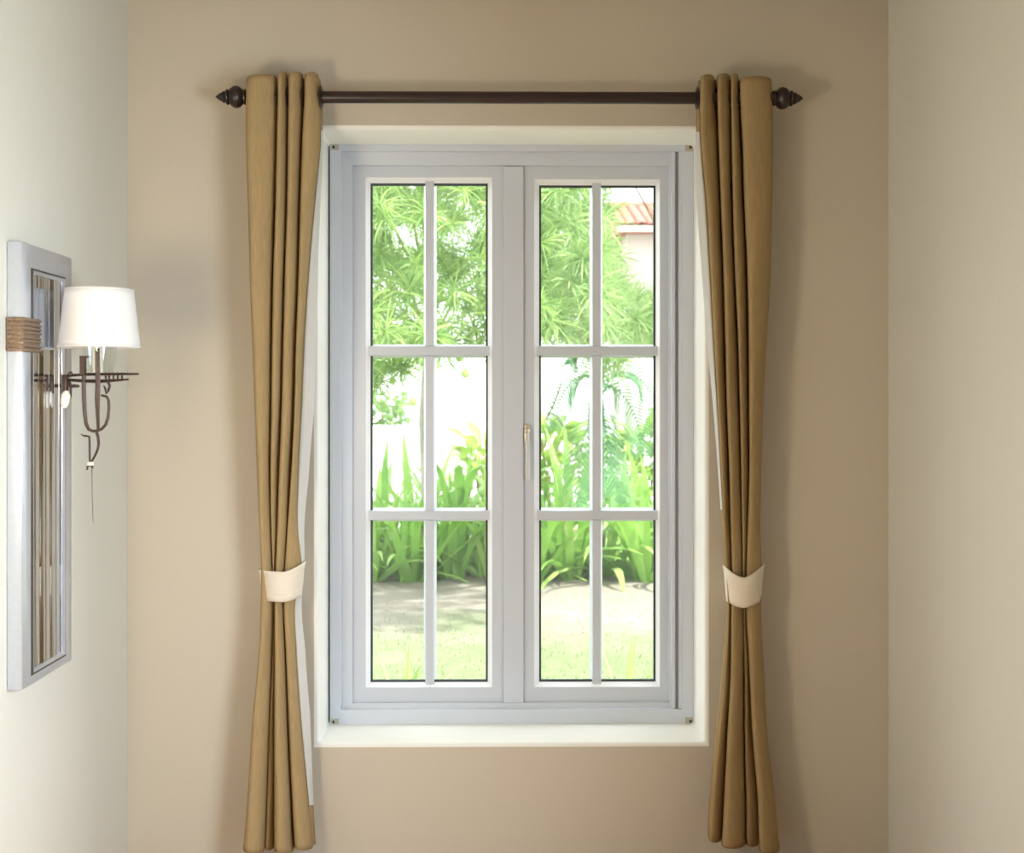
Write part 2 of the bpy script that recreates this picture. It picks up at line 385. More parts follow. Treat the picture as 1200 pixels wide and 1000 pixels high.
for x, ax in ((PX(288, ROD_Y), -1), (PX(906, ROD_Y), 1)):
    MB().lathe(fp, (x, ROD_Y, ROD_Z), (ax, 0, 0), 28).build('finial', M['rod'], rod, smooth=True)
for x in (PX(300, ROD_Y), PX(893, ROD_Y)):
    b = MB(); b.lathe([(0.024, 0), (0.024, 0.006), (0.016, 0.010), (0.010, 0.014), (0.010, -ROD_Y-0.012)], (x, -0.0005, ROD_Z), (0, -1, 0), 18)
    b.torus((x, ROD_Y, ROD_Z), (1, 0, 0), ROD_R+0.003, 0.004, stretch=1.6)
    b.build('bracket', M['rod'], rod, smooth=True)

# ------------------------------------------------------------------ curtains
def interp(xs, ys, x):
    """smooth monotone-ish cubic through the rows"""
    xs = np.asarray(xs, float); ys = np.asarray(ys, float)
    h = np.diff(xs); dl = np.diff(ys, axis=0)/h[:, None]
    m = np.zeros_like(ys); m[0] = dl[0]; m[-1] = dl[-1]
    m[1:-1] = (dl[:-1]*h[1:, None]+dl[1:]*h[:-1, None])/(h[1:]+h[:-1])[:, None]
    i = int(np.clip(np.searchsorted(xs, x)-1, 0, len(xs)-2)); t = (x-xs[i])/h[i]
    return (2*t**3-3*t**2+1)*ys[i]+(t**3-2*t**2+t)*h[i]*m[i]+(-2*t**3+3*t**2)*ys[i+1]+(t**3-t**2)*h[i]*m[i+1]
def curtain(rows, depths, tops, bots, edge_first, edge_last, name, seedv):
    """rows: y -> fold fronts (x0,x1)*4 in pixels; depths: y -> front depth of 4 folds + depth of the hollows"""
    ys = [r[0] for r in rows]; vals = [r[1] for r in rows]
    dy = [d[0] for d in depths]; dv = [d[1] for d in depths]
    NR, NA = 120, 14
    rr = random.Random(seedv)
    ph = [rr.uniform(0, 6.28) for _ in range(12)]
    V = []; width = None; strip = []; lead = 3 if rows[0][1][0] < 600 else 0
    for i in range(NR+1):
        t = i/NR; row = []
        for k in range(-1, 5):
            kk = min(max(k, 0), 3)
            py = tops[kk]+(bots[kk]-tops[kk])*t
            b = interp(ys, vals, py); d = interp(dy, dv, py)
            hem = 0.0016 if (py > 944 or py < 127) else 0.0
            if k == -1 or k == 4:
                ex = b[0]+edge_first(py) if k == -1 else b[7]+edge_last(py)
                yb = d[4]+0.012
                py = py + 7.0*max(0, 1-(py-tops[kk])/22.0) - 7.0*max(0, 1-(bots[kk]-py)/26.0)
                p1 = P(ex, py, yb)
                front = d[kk]
                ins = P(b[0]+0.2 if k == -1 else b[7]-0.2, py, (yb+front)/2)
                seq = [p1, p1.lerp(ins, .3), p1.lerp(ins, .6), p1.lerp(ins, .85)]
                row += seq if k == -1 else list(reversed(seq))
                continue
            x0, x1 = b[2*k], b[2*k+1]; fd = d[k]-hem; base = d[4]+0.22*(fd-d[4])
            for a in range(NA+1):
                u = a/NA; c = math.cos(math.pi*(1-u)); s = max(0.0, math.sin(math.pi*u**0.58)); s0 = math.sin(math.pi*u)
                broad = min(1.0, max(0.0, (x1-x0-20)/20))
                s = s**(0.75-0.25*broad)
                px = (x0+x1)/2+(x1-x0)/2*c
                wob = 0.0025*s*math.sin(py*0.013+ph[k]+u*3)+0.0015*s*math.sin(py*0.041+ph[k+4]+u*5)
                yy = base+(fd-base)*s+wob
                edge_f = (1-s0**0.6)
                pyy = py + edge_f*(7.0*max(0, 1-(py-tops[k])/22.0) - 7.0*max(0, 1-(bots[k]-py)/26.0))
                row.append(P(px, pyy, yy))
            if k < 3:
                py2 = tops[k+1]+(bots[k+1]-tops[k+1])*t
                g0, g1 = b[2*k+1], b[2*k+2]
                for u in (0.0, 0.5, 1.0):
                    gx = (g0+g1)/2 + (u-.5)*0.5*max(0.6, g1-g0)
                    gp = py+(py2-py)*u
                    gp += 7.0*max(0, 1-(gp-min(tops))/22.0) - 7.0*max(0, 1-(max(bots)-gp)/26.0)
                    row.append(P(gx, gp, d[4]+(0 if u == .5 else -0.004)))
        width = len(row); V += row
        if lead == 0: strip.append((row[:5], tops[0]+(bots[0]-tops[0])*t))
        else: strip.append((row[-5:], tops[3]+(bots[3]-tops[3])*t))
    Fc = [(i*width+j, i*width+j+1, (i+1)*width+j+1, (i+1)*width+j) for i in range(NR) for j in range(width-1)]
    o = pydata(name, V, Fc, M['cloth'], None, True)
    md = o.modifiers.new('thickness', 'SOLIDIFY'); md.thickness = 0.0012; md.offset = 0
    # off-white strip painting window light onto the leading edge, between heading and hem
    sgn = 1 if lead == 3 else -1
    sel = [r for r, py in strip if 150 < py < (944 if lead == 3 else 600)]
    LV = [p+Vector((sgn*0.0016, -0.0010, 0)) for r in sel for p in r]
    pydata('lit_edge', LV, [(i*5+j, i*5+j+1, i*5+j+6, i*5+j+5) for i in range(len(sel)-1) for j in range(4)], M['lit_edge'], o, True)
    return o
rowsL = [
 (84, [289.0, 324.5, 325.5, 337.0, 338.0, 355.0, 357.0, 373.0]),
 (120, [288.0, 324.5, 325.5, 337.0, 338.0, 355.0, 356.5, 375.5]),
 (160, [288.0, 323.5, 324.5, 336.5, 337.5, 353.0, 354.5, 375.3]),
 (240, [290.5, 321.5, 323.0, 335.5, 336.5, 350.5, 352.0, 368.0]),
 (320, [292.5, 319.0, 320.5, 332.5, 334.0, 348.5, 350.0, 360.5]),
 (400, [295.5, 318.0, 319.0, 331.0, 332.0, 346.0, 347.0, 355.0]),
 (480, [298.5, 317.0, 318.0, 329.0, 330.0, 344.0, 345.0, 351.5]),
 (560, [301.5, 316.0, 317.0, 326.5, 327.0, 340.0, 341.0, 348.0]),
 (620, [304.0, 317.5, 318.0, 324.5, 325.0, 336.5, 337.0, 348.0]),
 (665, [306.0, 319.0, 319.8, 322.8, 323.2, 333.3, 333.8, 352.5]),
 (706, [305.5, 320.6, 321.0, 321.8, 322.2, 332.0, 332.5, 345.0]),
 (760, [303.5, 319.0, 319.4, 321.2, 322.0, 334.0, 335.0, 346.0]),
 (840, [296.0, 316.0, 316.5, 321.0, 321.6, 337.0, 338.0, 351.0]),
 (920, [291.0, 313.0, 313.5, 321.0, 321.6, 340.5, 341.5, 359.0]),
 (1000, [285.0, 310.0, 310.5, 321.0, 321.6, 344.0, 345.5, 367.0])]
depL = [(84, [-.150, -.152, -.150, -.152, -.080]), (300, [-.150, -.150, -.148, -.150, -.085]), (560, [-.135, -.124, -.136, -.138, -.075]), (665, [-.125, -.116, -.128, -.122, -.085]),
        (706, [-.125, -.100, -.130, -.122, -.080]), (840, [-.145, -.108, -.152, -.140, -.080]), (1000, [-.165, -.115, -.170, -.155, -.080])]
cl = curtain(rowsL, depL, [87, 84, 84, 84.5], [1001, 997, 1001, 997], lambda y: 2.0, lambda y: float(np.interp(y, [84, 150, 240, 320, 400, 480, 560, 620, 665, 706, 760, 840, 920, 1000], [2, 2, 7, 11, 15, 16, 13, 8, 3, 8, 11, 12, 7, 3])), 'curtain', 3)
tag(cl, 'tan eyelet curtain left of the window, next to the wall sconce', 'curtain', 'tied-back curtains')
rowsR = [
 (86, [821.1, 837.0, 840.5, 855.5, 857.0, 865.5, 867.0, 904.0]),
 (120, [820.2, 838.0, 841.0, 856.0, 857.0, 865.5, 867.5, 905.5]),
 (160, [821.4, 840.0, 842.0, 856.0, 857.5, 867.0, 870.0, 906.0]),
 (240, [828.5, 843.0, 845.0, 857.5, 859.0, 870.5, 872.5, 905.0]),
 (320, [833.0, 846.0, 848.0, 860.0, 861.5, 874.0, 876.0, 903.0]),
 (400, [837.0, 848.5, 850.0, 863.5, 865.2, 875.5, 877.5, 898.5]),
 (480, [841.5, 851.0, 852.0, 866.0, 867.2, 876.5, 878.0, 894.5]),
 (560, [845.5, 854.0, 855.0, 868.0, 869.0, 877.0, 878.2, 892.0]),
 (620, [848.5, 855.5, 856.5, 869.0, 870.0, 875.5, 876.2, 891.0]),
 (665, [850.5, 857.0, 857.8, 870.0, 870.8, 874.2, 875.0, 892.5]),
 (715, [853.2, 856.2, 857.0, 871.0, 871.6, 874.0, 874.6, 892.0]),
 (780, [849.5, 856.0, 856.5, 871.0, 872.0, 877.5, 878.2, 895.0]),
 (860, [841.2, 852.0, 852.5, 871.0, 873.0, 881.0, 881.8, 899.0]),
 (940, [833.2, 848.0, 848.5, 872.5, 874.0, 887.5, 888.2, 908.5]),
 (1001, [829.5, 844.5, 845.5, 873.0, 874.5, 889.2, 890.0, 913.5])]
depR = [(86, [-.152, -.150, -.148, -.150, -.080]), (300, [-.150, -.148, -.146, -.150, -.082]), (560, [-.132, -.138, -.128, -.134, -.075]), (665, [-.122, -.130, -.118, -.124, -.085]),
        (715, [-.122, -.132, -.110, -.124, -.080]), (860, [-.138, -.150, -.112, -.142, -.080]), (1001, [-.150, -.172, -.118, -.165, -.080])]
cr = curtain(rowsR, depR, [87, 86, 86, 89], [988, 995, 993, 1001], lambda y: -float(np.interp(y, [84, 150, 240, 320, 400, 480, 560, 620, 665, 706, 760, 840, 920, 1000], [2, 5, 12, 10, 8, 5, 3, 2, 1, 2, 3, 3, 2, 1])), lambda y: -2.0, 'curtain', 5)
tag(cr, 'tan eyelet curtain right of the window, casting a shadow on the wall', 'curtain', 'tied-back curtains')
for cur, xs in ((cl, (376.5, 356, 338, 326)), (cr, (817, 840, 857, 867))):
    for x in xs:
        p = P(x, 116.5, ROD_Y)
        MB().torus((p.x, ROD_Y, ROD_Z), (1, 0, 0), 0.0255, 0.0055, stretch=0.45).build('eyelet', M['rod'], cur, smooth=True)

def tieback(cx, hw_top, hw_bot, zt, zb, lift_l, lift_r, label, hookside):
    """zt/zb pixel rows of the front of the upper and lower edge"""
    yc, ry = -0.088, 0.062
    n, m = 48, 8; V = []; outer = []
    for ring_i, off in ((0, 0.0), (1, -0.0025)):
        for j in range(m+1):
            v = j/m
            for i in range(n):
                a = 2*math.pi*i/n            # 0 = right, pi/2 = toward the wall
                hw = (hw_top+(hw_bot-hw_top)*(v**0.8))
                sgn = math.cos(a); fr = max(0.0, -math.sin(a)); bk = max(0.0, math.sin(a))
                y = yc+(ry*(1-0.10*v)+off)*math.sin(a)
                px = cx+hw*sgn
                lift = (lift_r if sgn > 0 else lift_l)*(abs(sgn)**1.6)*(1 if math.sin(a) <= 0 else 1)+bk*6
                top = zt-lift; bot = zb-(lift*0.55)
                p = P(px, top+(bot-top)*v, y)
                p.x += off*sgn
                V.append(p)
    Fc = []
    S = (m+1)*n
    for j in range(m):
        for i in range(n):
            a, b = j*n+i, j*n+(i+1) % n
            Fc.append((a, b, b+n, a+n)); Fc.append((S+a, S+a+n, S+b+n, S+b))
    for i in range(n):
        i2 = (i+1) % n
        Fc.append((i, S+i, S+i2, i2)); k = m*n; Fc.append((k+i, k+i2, S+k+i2, S+k+i))
    o = pydata('curtain_tieback', V, Fc, M['band'], None, True)
    tag(o, label, 'tieback', 'curtain tiebacks')
    p = P(cx+hookside*6, (zt+zb)/2-8, -0.012)
    b = MB(); b.lathe([(0.012, 0), (0.012, 0.003), (0.004, 0.005), (0.004, 0.022), (0.0075, 0.0225), (0.0075, 0.0255), (0.001, 0.026)], (p.x, -0.0004, p.z), (0, -1, 0), 16)
    b.build('wall_hook', M['brass'], o, smooth=True)
    return o
tieback(330.5, 28.0, 22.5, 670.5, 706, 3.0, 13.0, 'pale fabric tieback gathering the curtain left of the window', 1)
tieback(871.5, 24.5, 20.5, 677, 713, 15.0, 16.0, 'pale fabric tieback gathering the curtain right of the window', -1)

# ------------------------------------------------------------------ mirror on the left wall
XF = XL+0.033                                   # front of the mirror frame
def ywall(px, X):                               # distance plane where a point at X shows at column px
    lo, hi = -3.0, -0.05
    for _ in range(50):
        mid = (lo+hi)/2
        if PX(px, mid) > X: lo = mid            # farther planes give a more negative X
        else: hi = mid
    return (lo+hi)/2
ynear, yfar = ywall(26, XF), ywall(84, XF)
zt, zb = ZC+0.335, ZC-0.608
mir = tag(empty('wall_mirror', (XL, (ynear+yfar)/2, zb)), 'tall silver-framed mirror on the left wall beside the sconce', 'mirror')
def ring_yz(o, i, xo, xi, xb):
    """frame in the YZ plane facing +X, o/i=(y0,y1,z0,z1)"""
    m = MB()
    def c(r, x): return [m.bm.verts.new((x, y, z)) for y, z in ((r[0], r[2]), (r[1], r[2]), (r[1], r[3]), (r[0], r[3]))]
    a, b, c2, d2 = c(o, xo), c(i, xi), c(i, xb), c(o, xb)
    for k in range(4):
        j = (k+1) % 4
        for q in ([a[k], a[j], b[j], b[k]], [b[k], b[j], c2[j], c2[k]], [c2[k], c2[j], d2[j], d2[k]], [d2[k], d2[j], a[j], a[k]]): m.bm.faces.new(q)
    return m
ro = (ynear, yfar, zb, zt)
ri = (ynear+0.054, yfar-0.034, zb+0.018, zt-0.050)
ring_yz(ro, ri, XF, XF-0.002, XL+0.001).build('frame', M['chrome'], mir, bev=0.002, smooth=True)
r2 = (ri[0]+0.016, ri[1]-0.003, ri[2]+0.004, ri[3]-0.004)
ring_yz(inset(ri, -0.0005), r2, XF-0.0022, XF-0.0030, XL+0.002).build('inlay', M['black'], mir)
r3 = (r2[0]+0.008, r2[1]-0.006, r2[2]+0.006, r2[3]-0.006)
ring_yz(inset(r2, -0.0005), r3, XF-0.002, XF-0.006, XL+0.002).build('inner_bead', M['chrome'], mir, smooth=True)
# slightly rippled plate: old mirror glass that draws reflections into upright streaks
ny, nz = 90, 24; V = []
for j in range(nz+1):
    for i in range(ny+1):
        u, v = i/ny, j/nz
        y = r3[0]-0.001+(r3[1]-r3[0]+0.002)*u; z = r3[2]-0.001+(r3[3]-r3[2]+0.002)*v
        rip = 0.0009*math.sin(u*19+0.5*math.sin(v*3))+0.0007*math.sin(u*37+1.3+0.7*math.sin(v*4.1))+0.0003*math.sin(u*71+v)
        V.append((XF-0.0085+rip*0.6, y, z))
W = ny+1
pydata('mirror_glass', V, [(j*W+i, j*W+i+1, (j+1)*W+i+1, (j+1)*W+i) for j in range(nz) for i in range(ny)], M['mirror'], mir, True)
# ribbed brown block standing in for a reflection at the frame's near side
zc0, zc1 = PZ(413, ynear+.03), PZ(373, ynear+.03)
cls = MB().box(XL+0.002, XF+0.004, ynear-0.004, r3[0]+0.012, zc0, zc1, bev=0.002).build('ribbed_reflection', M['wicker'], mir, smooth=True)
for k in range(8):
    z = zc0+(zc1-zc0)*(k+.5)/8
    dz = rnd.uniform(-.001, .001)
    MB().tube([(XL+0.004, ynear-0.006, z), (XF+0.004, ynear-0.006, z+dz), (XF+0.007, ynear+0.01, z+dz), (XF+0.007, r3[0]+0.006, z+2*dz), (XF+.003, r3[0]+0.013, z+2*dz)], 0.0031, 8).build('rib', M['wicker'], cls, smooth=True)

# ------------------------------------------------------------------ wall sconce
YL = -0.616
def SP(px, py, dy=0.0): return P(px, py, YL+dy)
sc = SP(116, 408)
sconce = tag(empty('wall_sconce', (XL, YL, SP(90, 475).z)), 'white-shaded wall sconce with dark bronze scrollwork beside the mirror', 'wall lamp')
k = (D+YL)/F
RB, RT_ = 46*k, 38.5*k
zt_s, zb_s = SP(116, 339).z, SP(116, 408).z
xc = max(sc.x, XF+RB+0.002)
def shade_ring(r, z, n=48):
    pts = []
    for i in range(n+1):
        a = 2*math.pi*i/(n+1)
        x_, y_ = xc+r*math.cos(a), YL+r*math.sin(a)
        pts.append((x_, y_, z))
    return pts
n = 48; V = []; rows = 8
for j in range(rows+1):
    t = j/rows; V += shade_ring(RB+(RT_-RB)*t, zb_s+(zt_s-zb_s)*t, n)
Fc = [(j*(n+1)+i, j*(n+1)+(i+1) % (n+1), (j+1)*(n+1)+(i+1) % (n+1), (j+1)*(n+1)+i) for j in range(rows) for i in range(n+1)]
sh = pydata('shade', V, Fc, M['shade'], sconce, True)
sh.data.set_sharp_from_angle(angle=math.radians(50))
md = sh.modifiers.new('thickness', 'SOLIDIFY'); md.thickness = 0.0016; md.offset = -1
for r, z in ((RB+.0004, zb_s+0.003), (RT_+.0004, zt_s-0.003)):
    MB().torus((xc, YL, z), (0, 0, 1), r, 0.0016, 48, 6).build('shade_trim', M['shade'], sh, smooth=True)
# glass cup and candle sleeve below the shade
gx = SP(117, 425).x
cupz0, cupz1 = SP(0, 437).z, SP(0, 400).z
MB().lathe([(0.030, 0), (0.034, 0.012), (0.040, cupz1-cupz0), (0.038, cupz1-cupz0), (0.032, 0.013), (0.028, 0.002)], (gx, YL, cupz0), (0, 0, 1), 32).build('glass_cup', M['cup'], sconce, smooth=True)
MB().lathe([(0.012, 0), (0.012, 0.055), (0.010, 0.060), (0.004, 0.0605)], (gx-.006, YL, cupz0), (0, 0, 1), 20).build('candle_sleeve', M['candle'], sconce, smooth=True)
# socket carrier (short dark bracket left of the post)
b = MB(); b.box(SP(94, 0).x, SP(100.5, 0).x, YL-0.006, YL+0.006, SP(0, 440).z, SP(0, 417).z, bev=.001); b.box(SP(94, 0).x, SP(112, 0).x, YL-0.005, YL+0.005, SP(0, 419.5).z, SP(0, 417).z)
b.build('socket_bracket', M['bronze'], sconce)
# backplate on the wall
bpz0, bpz1 = SP(0, 478).z, SP(0, 438).z
MB().lathe([(0.024, 0), (0.024, 0.004), (0.020, 0.008), (0.010, 0.011), (0.001, 0.012)], (XL+0.0005, -0.495, SP(0, 452).z), (1, 0, 0), 24).build('backplate', M['bronze'], sconce, smooth=True)
yb = -0.602; xb_ = XF+0.010                     # the bracket reaches round the mirror's edge
b = MB(); zz_ = SP(0, 452).z
b.tube([(XL+0.008, -0.495, zz_), (XL+0.030, -0.500, zz_), (xb_, -0.520, zz_), (xb_, -0.560, zz_), (xb_, yb, zz_)], .0040, 8)
b.box(XF+0.003, XF+0.015, yb-0.007, yb+0.007, SP(0, 462).z, SP(0, 439).z, bev=.0015)
b.build('wall_bracket', M['bronze'], sconce, smooth=True)
b = MB(); b.tube([(XF+0.003, yb, SP(0, 477).z), (XF+0.012, yb, SP(0, 474.5).z), (XF+0.021, yb, SP(0, 465).z), (XF+0.022, yb, SP(0, 453).z), (XF+0.019, yb, SP(0, 447).z)], .0028, 8); b.build('hook', M['bronze'], sconce, smooth=True)
MB().lathe([(0.004, -.022), (0.0085, -.016), (0.0105, -.006), (0.0105, .006), (0.007, .014), (0.003, .018)], (XF+0.011, yb-.004, SP(0, 467).z), (0.15, 0, 1), 18).build('ivory_boss', M['candle'], sconce, smooth=True)
# drip tray: two stacked bars with a row of little beads on the outer end
b = MB(); b.tube([(XF+0.008, yb, SP(0, 440.5).z), SP(100, 439), SP(140, 438.5), SP(162.5, 438.3)], [.0030, .0034, .0032, .0022], 8); b.build('upper_arm', M['bronze'], sconce, smooth=True)
b = MB(); b.tube([(XF+0.012, yb, SP(0, 445).z), SP(96, 446.5), SP(117, 447), SP(134, 446), SP(151, 444.8)], [.0030, .0040, .0042, .0034, .0018], 8); b.build('lower_arm', M['bronze'], sconce, smooth=True)
for px in (124, 128, 133, 138, 143):
    b = MB(); p = SP(px, 441.5)
    b.lathe([(0.0006, -.008), (0.0022, -.004), (0.0028, 0), (0.0018, .004), (0.0026, .007), (0.0006, .010)], p, (0, 0, 1), 10)
    b.build('bead', M['bronze'], sconce, smooth=True)
MB().lathe([(0.002, -.006), (0.0055, -.002), (0.0055, .002), (0.002, .006)], SP(82.5, 438.5), (0, 0, 1), 14).build('collar', M['bronze'], sconce, smooth=True)
# central post
b = MB(); b.tube([SP(114, 408, -.012), SP(114.3, 430, -.012), SP(114.8, 448, -.012), SP(114.0, 468, -.010), SP(114.6, 488, -.006), SP(115.2, 505, 0)], [.0052, .0056, .0058, .0058, .0042, .0034], 10, flat=.6)
b.build('post', M['bronze'], sconce, smooth=True)
# U-shaped scroll
pts = [(98.5, 441), (98.2, 455), (98.6, 470), (99.4, 485), (101, 497), (104, 503.5), (109, 505.5), (114, 505), (119, 503), (123.5, 498.5), (126.5, 490), (127.6, 479), (127.2, 469), (125, 465), (121.5, 464), (118.5, 463.2)]
b = MB(); b.tube([SP(x, y) for x, y in pts], [.0050, .0050, .0050, .0046, .0042, .0036, .0034, .0034, .0034, .0034, .0034, .0034, .0032, .0030, .0028, .0024], 10, flat=.8)
b.build('scroll', M['bronze'], sconce, smooth=True)
b = MB(); b.tube([SP(126, 447), (SP(128.5, 452)), SP(127, 458), SP(124.5, 462), SP(123.5, 456), SP(121.5, 452)], [.0034, .0034, .0030, .0020, .0028, .0014], 8); b.build('curl', M['bronze'], sconce, smooth=True)
# tail: two strokes meeting in a finial, and the pull cord
b = MB(); b.tube([SP(112.5, 505), SP(114.8, 512), SP(115.6, 519), SP(114.6, 526), SP(111.8, 533), SP(107.5, 541)], [.0034, .0036, .0034, .0030, .0028, .0022], 8); b.build('tail', M['bronze'], sconce, smooth=True)
b = MB(); b.tube([SP(94.8, 508.5), SP(97, 510.5), SP(101, 511.2), SP(104.6, 511.6), SP(104.9, 520), SP(105, 532), SP(105.3, 541)], [.0008, .0018, .0022, .0026, .0026, .0026, .0024], 8); b.build('tail', M['bronze'], sconce, smooth=True)
MB().lathe([(0.007, 0), (0.008, .002), (0.008, .006), (0.006, .008)], SP(106, 545.5), (0, 0, 1), 14).build('finial_collar', M['candle'], sconce, smooth=True)
b = MB(); b.tube([SP(106, 543), SP(106, 541)], .0040, 8); b.tube([SP(102, 551), SP(102.6, 546.5), SP(105.5, 545.8), SP(108, 546.2), SP(108.6, 549)], .0022, 8); b.build('finial_tip', M['bronze'], sconce, smooth=True)
b = MB(); b.tube([SP(107.6, 546), SP(107.8, 560), SP(108.1, 580), SP(108.7, 600), SP(109.2, 613)], [.0011, .0009, .0008, .0008, .0006], 6); b.build('pull_cord', M['bronze'], sconce)

# ------------------------------------------------------------------ the garden
ZG = -0.10
tag(MB().box(-40, 40, TH+0.001, 60, ZG-0.3, ZG).build('ground', M['ground']), 'pale sandy soil and thin turf', kind='structure')
tag(MB().box(-40, 40, 9.3, 15.5, ZG-0.01, ZG+0.02).build('driveway', M['paving']), 'pale paved drive beyond the plants', kind='structure')

def blade_mesh(name, length, width, lean, droop, twist, segs=8, vfold=0.25):
    """an arching strap leaf from the origin, leaning toward +X"""
    V = []; p = Vector((0, 0, 0)); a = lean
    st = length/segs
    for i in range(segs+1):
        t = i/segs
        wd = width*min(1.0, 0.55+1.6*t)*max(0.02, (1-t**3.2))*0.5
        ca, sa = math.cos(twist*t), math.sin(twist*t)
        nx = Vector((math.cos(a), 0, -math.sin(a)))
        for s in (-1, 0, 1):
            V.append(p+Vector((0, s*wd*ca, 0))+nx*(abs(s)*wd*vfold + s*wd*sa*0.6))
        p = p+Vector((math.sin(a), 0, math.cos(a)))*st
        a += droop*(0.35+1.5*t)/segs
    Fc = []
    for i in range(segs):
        for s in (0, 1):
            q = i*3+s; Fc.append((q, q+1, q+4, q+3))
    me = bpy.data.meshes.new(name); me.from_pydata([tuple(v) for v in V], [], Fc); me.update()
    me.polygons.foreach_set('use_smooth', [True]*len(me.polygons))
    return me
def variants(name, m, n, ln, wd, le, dr):
    out = []
    for i in range(n):
        me = blade_mesh(name, rnd.uniform(*ln), rnd.uniform(*wd), le[0]+(le[1]-le[0])*i/(n-1), dr[0]+(dr[1]-dr[0])*((i*0.618) % 1), rnd.uniform(-.7, .7))
        me.materials.append(m); out.append(me)
    return out
lilyA = variants('leaf', M['lily'], 7, (.72, 1.02), (.055, .080), (.06, .85), (.25, 1.9))
lilyB = variants('leaf', M['lily2'], 7, (.70, 1.00), (.05, .075), (.12, 1.15), (.5, 2.2))
def clump(name, x, y, z, n, pool, sc, label, cat, group, tilt=0.0):
    c = tag(empty(name, (x, y, z), 0), label, cat, group)
    off = rnd.uniform(0, 6.28)
    for i in range(n):
        o = bpy.data.objects.new('leaf', rnd.choice(pool)); COL.objects.link(o); o.parent = c
        a = off+i*2.39996
        r = 0.10*math.sqrt(rnd.random())
        o.location = (r*math.cos(a), r*math.sin(a), -0.015)
        o.rotation_euler = (rnd.uniform(-.1, .1), rnd.uniform(-.1, .1)-tilt, a)
        s = sc*rnd.uniform(.8, 1.12); o.scale = (s, s, s)
    return c
ordn = ['first', 'second', 'third', 'fourth', 'fifth', 'sixth', 'seventh', 'eighth', 'ninth', 'tenth']
for i in range(-1, 9):
    y = 6.0+rnd.uniform(-.15, .25)
    x = -0.95+i*0.30+rnd.uniform(-.03, .03)
    side = ('green strap-leaved lily clump at the edge of the sandy soil, %s from the left' % ordn[i]) if 0 <= i < 8 else 'front lily clump mostly hidden by the %s window jamb' % ('left' if i < 0 else 'right')
    c = clump('lily_clump', x, y, ZG, 30, lilyA if i % 3 else lilyB, rnd.uniform(1.0, 1.12), side, 'plant', 'front row of strap-leaved lilies')
    if i in (3, 5):
        for q in range(2):
            b = MB(); bx, bz = rnd.uniform(-.1, .1), .36+.05*q
            b.lathe([(0.004, -.05), (0.012, -.03), (0.026, .01), (0.022, .05), (0.004, .085)], (x+bx, y-.22, ZG+bz), (.2, -.2, 1), 10)
            b.build('flower_bud', M['flower'], c, smooth=True)
for i in range(-1, 9):
    y = 6.75+rnd.uniform(-.1, .2)
    x = -1.03+i*0.33+rnd.uniform(-.03, .03)
    lab = ('taller strap-leaved lily clump behind the front row, %s from the left' % ordn[i]) if 0 <= i < 8 else 'taller back-row lily clump mostly hidden by the %s window jamb' % ('left' if i < 0 else 'right')
    clump('lily_clump', x, y, ZG, 22, lilyB if i % 2 else lilyA, rnd.uniform(1.28, 1.42), lab, 'plant', 'back row of strap-leaved lilies')
# clumps close under the window: only the leaf tips show
for px, py, y, nm in ((470, 800, 1.15, 'strap-leaved plant whose tips show at the foot of the left sash'), (735, 800, 1.10, 'strap-leaved plant whose tips show at the foot of the right sash')):
    p = P(px, py+22, y)
    c = tag(empty('lily_clump', (p.x, y, ZG)), nm, 'plant')
    h = p.z+0.19-ZG
    for q in range(6):
        me = blade_mesh('leaf', h*rnd.uniform(1.0, 1.18), .05, .02+.05*q, .15+.35*(q % 3), rnd.uniform(-.4, .4)); me.materials.append(M['lily2'])
        o = bpy.data.objects.new('leaf', me); COL.objects.link(o); o.parent = c; o.location = (0, 0, -.01); o.rotation_euler = (0, 0, q*2.4+.4)
# broad yellow-green shrubs behind the lilies
def leaf_blob(name, m, L, Wd):
    V = []; segs = 5
    for i in range(segs+1):
        t = i/segs; wd = Wd*.5*math.sin(math.pi*min(1, .04+t*.96))**.8
        x = L*t; z = 0.25*L*math.sin(math.pi*.5*t)-0.5*L*t*t*.8
        for s in (-1, 0, 1): V.append((x, s*wd, z+abs(s)*wd*.25))
    me = bpy.data.meshes.new(name)
    me.from_pydata(V, [], [(i*3+s, i*3+s+1, i*3+s+4, i*3+s+3) for i in range(segs) for s in (0, 1)]); me.update()
    me.polygons.foreach_set('use_smooth', [True]*len(me.polygons)); me.materials.append(m)
    return me
bl = [leaf_blob('leaf', M['bush'], .30, .09), leaf_blob('leaf', M['bush'], .24, .08), leaf_blob('leaf', M['bush'], .36, .085)]
def shrub(px, y, top_py, wid, n, label):
    base = P(px, 600, y); zt_ = PZ(top_py, y)
    c = tag(empty('leafy_shrub', (base.x, y, ZG)), label, 'shrub', 'yellow-green shrubs behind the lilies')
    for s in range(4):
        b = MB(); dx, dy = rnd.uniform(-.25, .25)*wid, rnd.uniform(-.2, .2)
        b.tube([(base.x+dx*.2, y+dy*.2, ZG-.02), (base.x+dx*.6, y+dy*.6, ZG+.5*(zt_-ZG)), (base.x+dx, y+dy, zt_-.1)], [.014, .010, .005], 6); b.build('stem', M['twig'], c, smooth=True)
    for i in range(n):
        a = i*2.39996; t = ((i+.5)/n)
        h = ZG+.35*(zt_-ZG)+(zt_-ZG)*.65*t
        r = wid*.5*(1-.75*t*t)*math.sqrt(rnd.uniform(.15, 1))
        o = bpy.data.objects.new('leaf', rnd.choice(bl)); COL.objects.link(o); o.parent = c
        o.location = (r*math.cos(a), r*math.sin(a)*.7, h-ZG)
        o.rotation_euler = (rnd.uniform(-.5, .5), rnd.uniform(-.9, .3), a+rnd.uniform(-.7, .7))
        s = rnd.uniform(.8, 1.25); o.scale = (s, s, s)
shrub(650, 7.7, 502, .8, 150, 'yellow-green broad-leaved shrub left of the small palm')
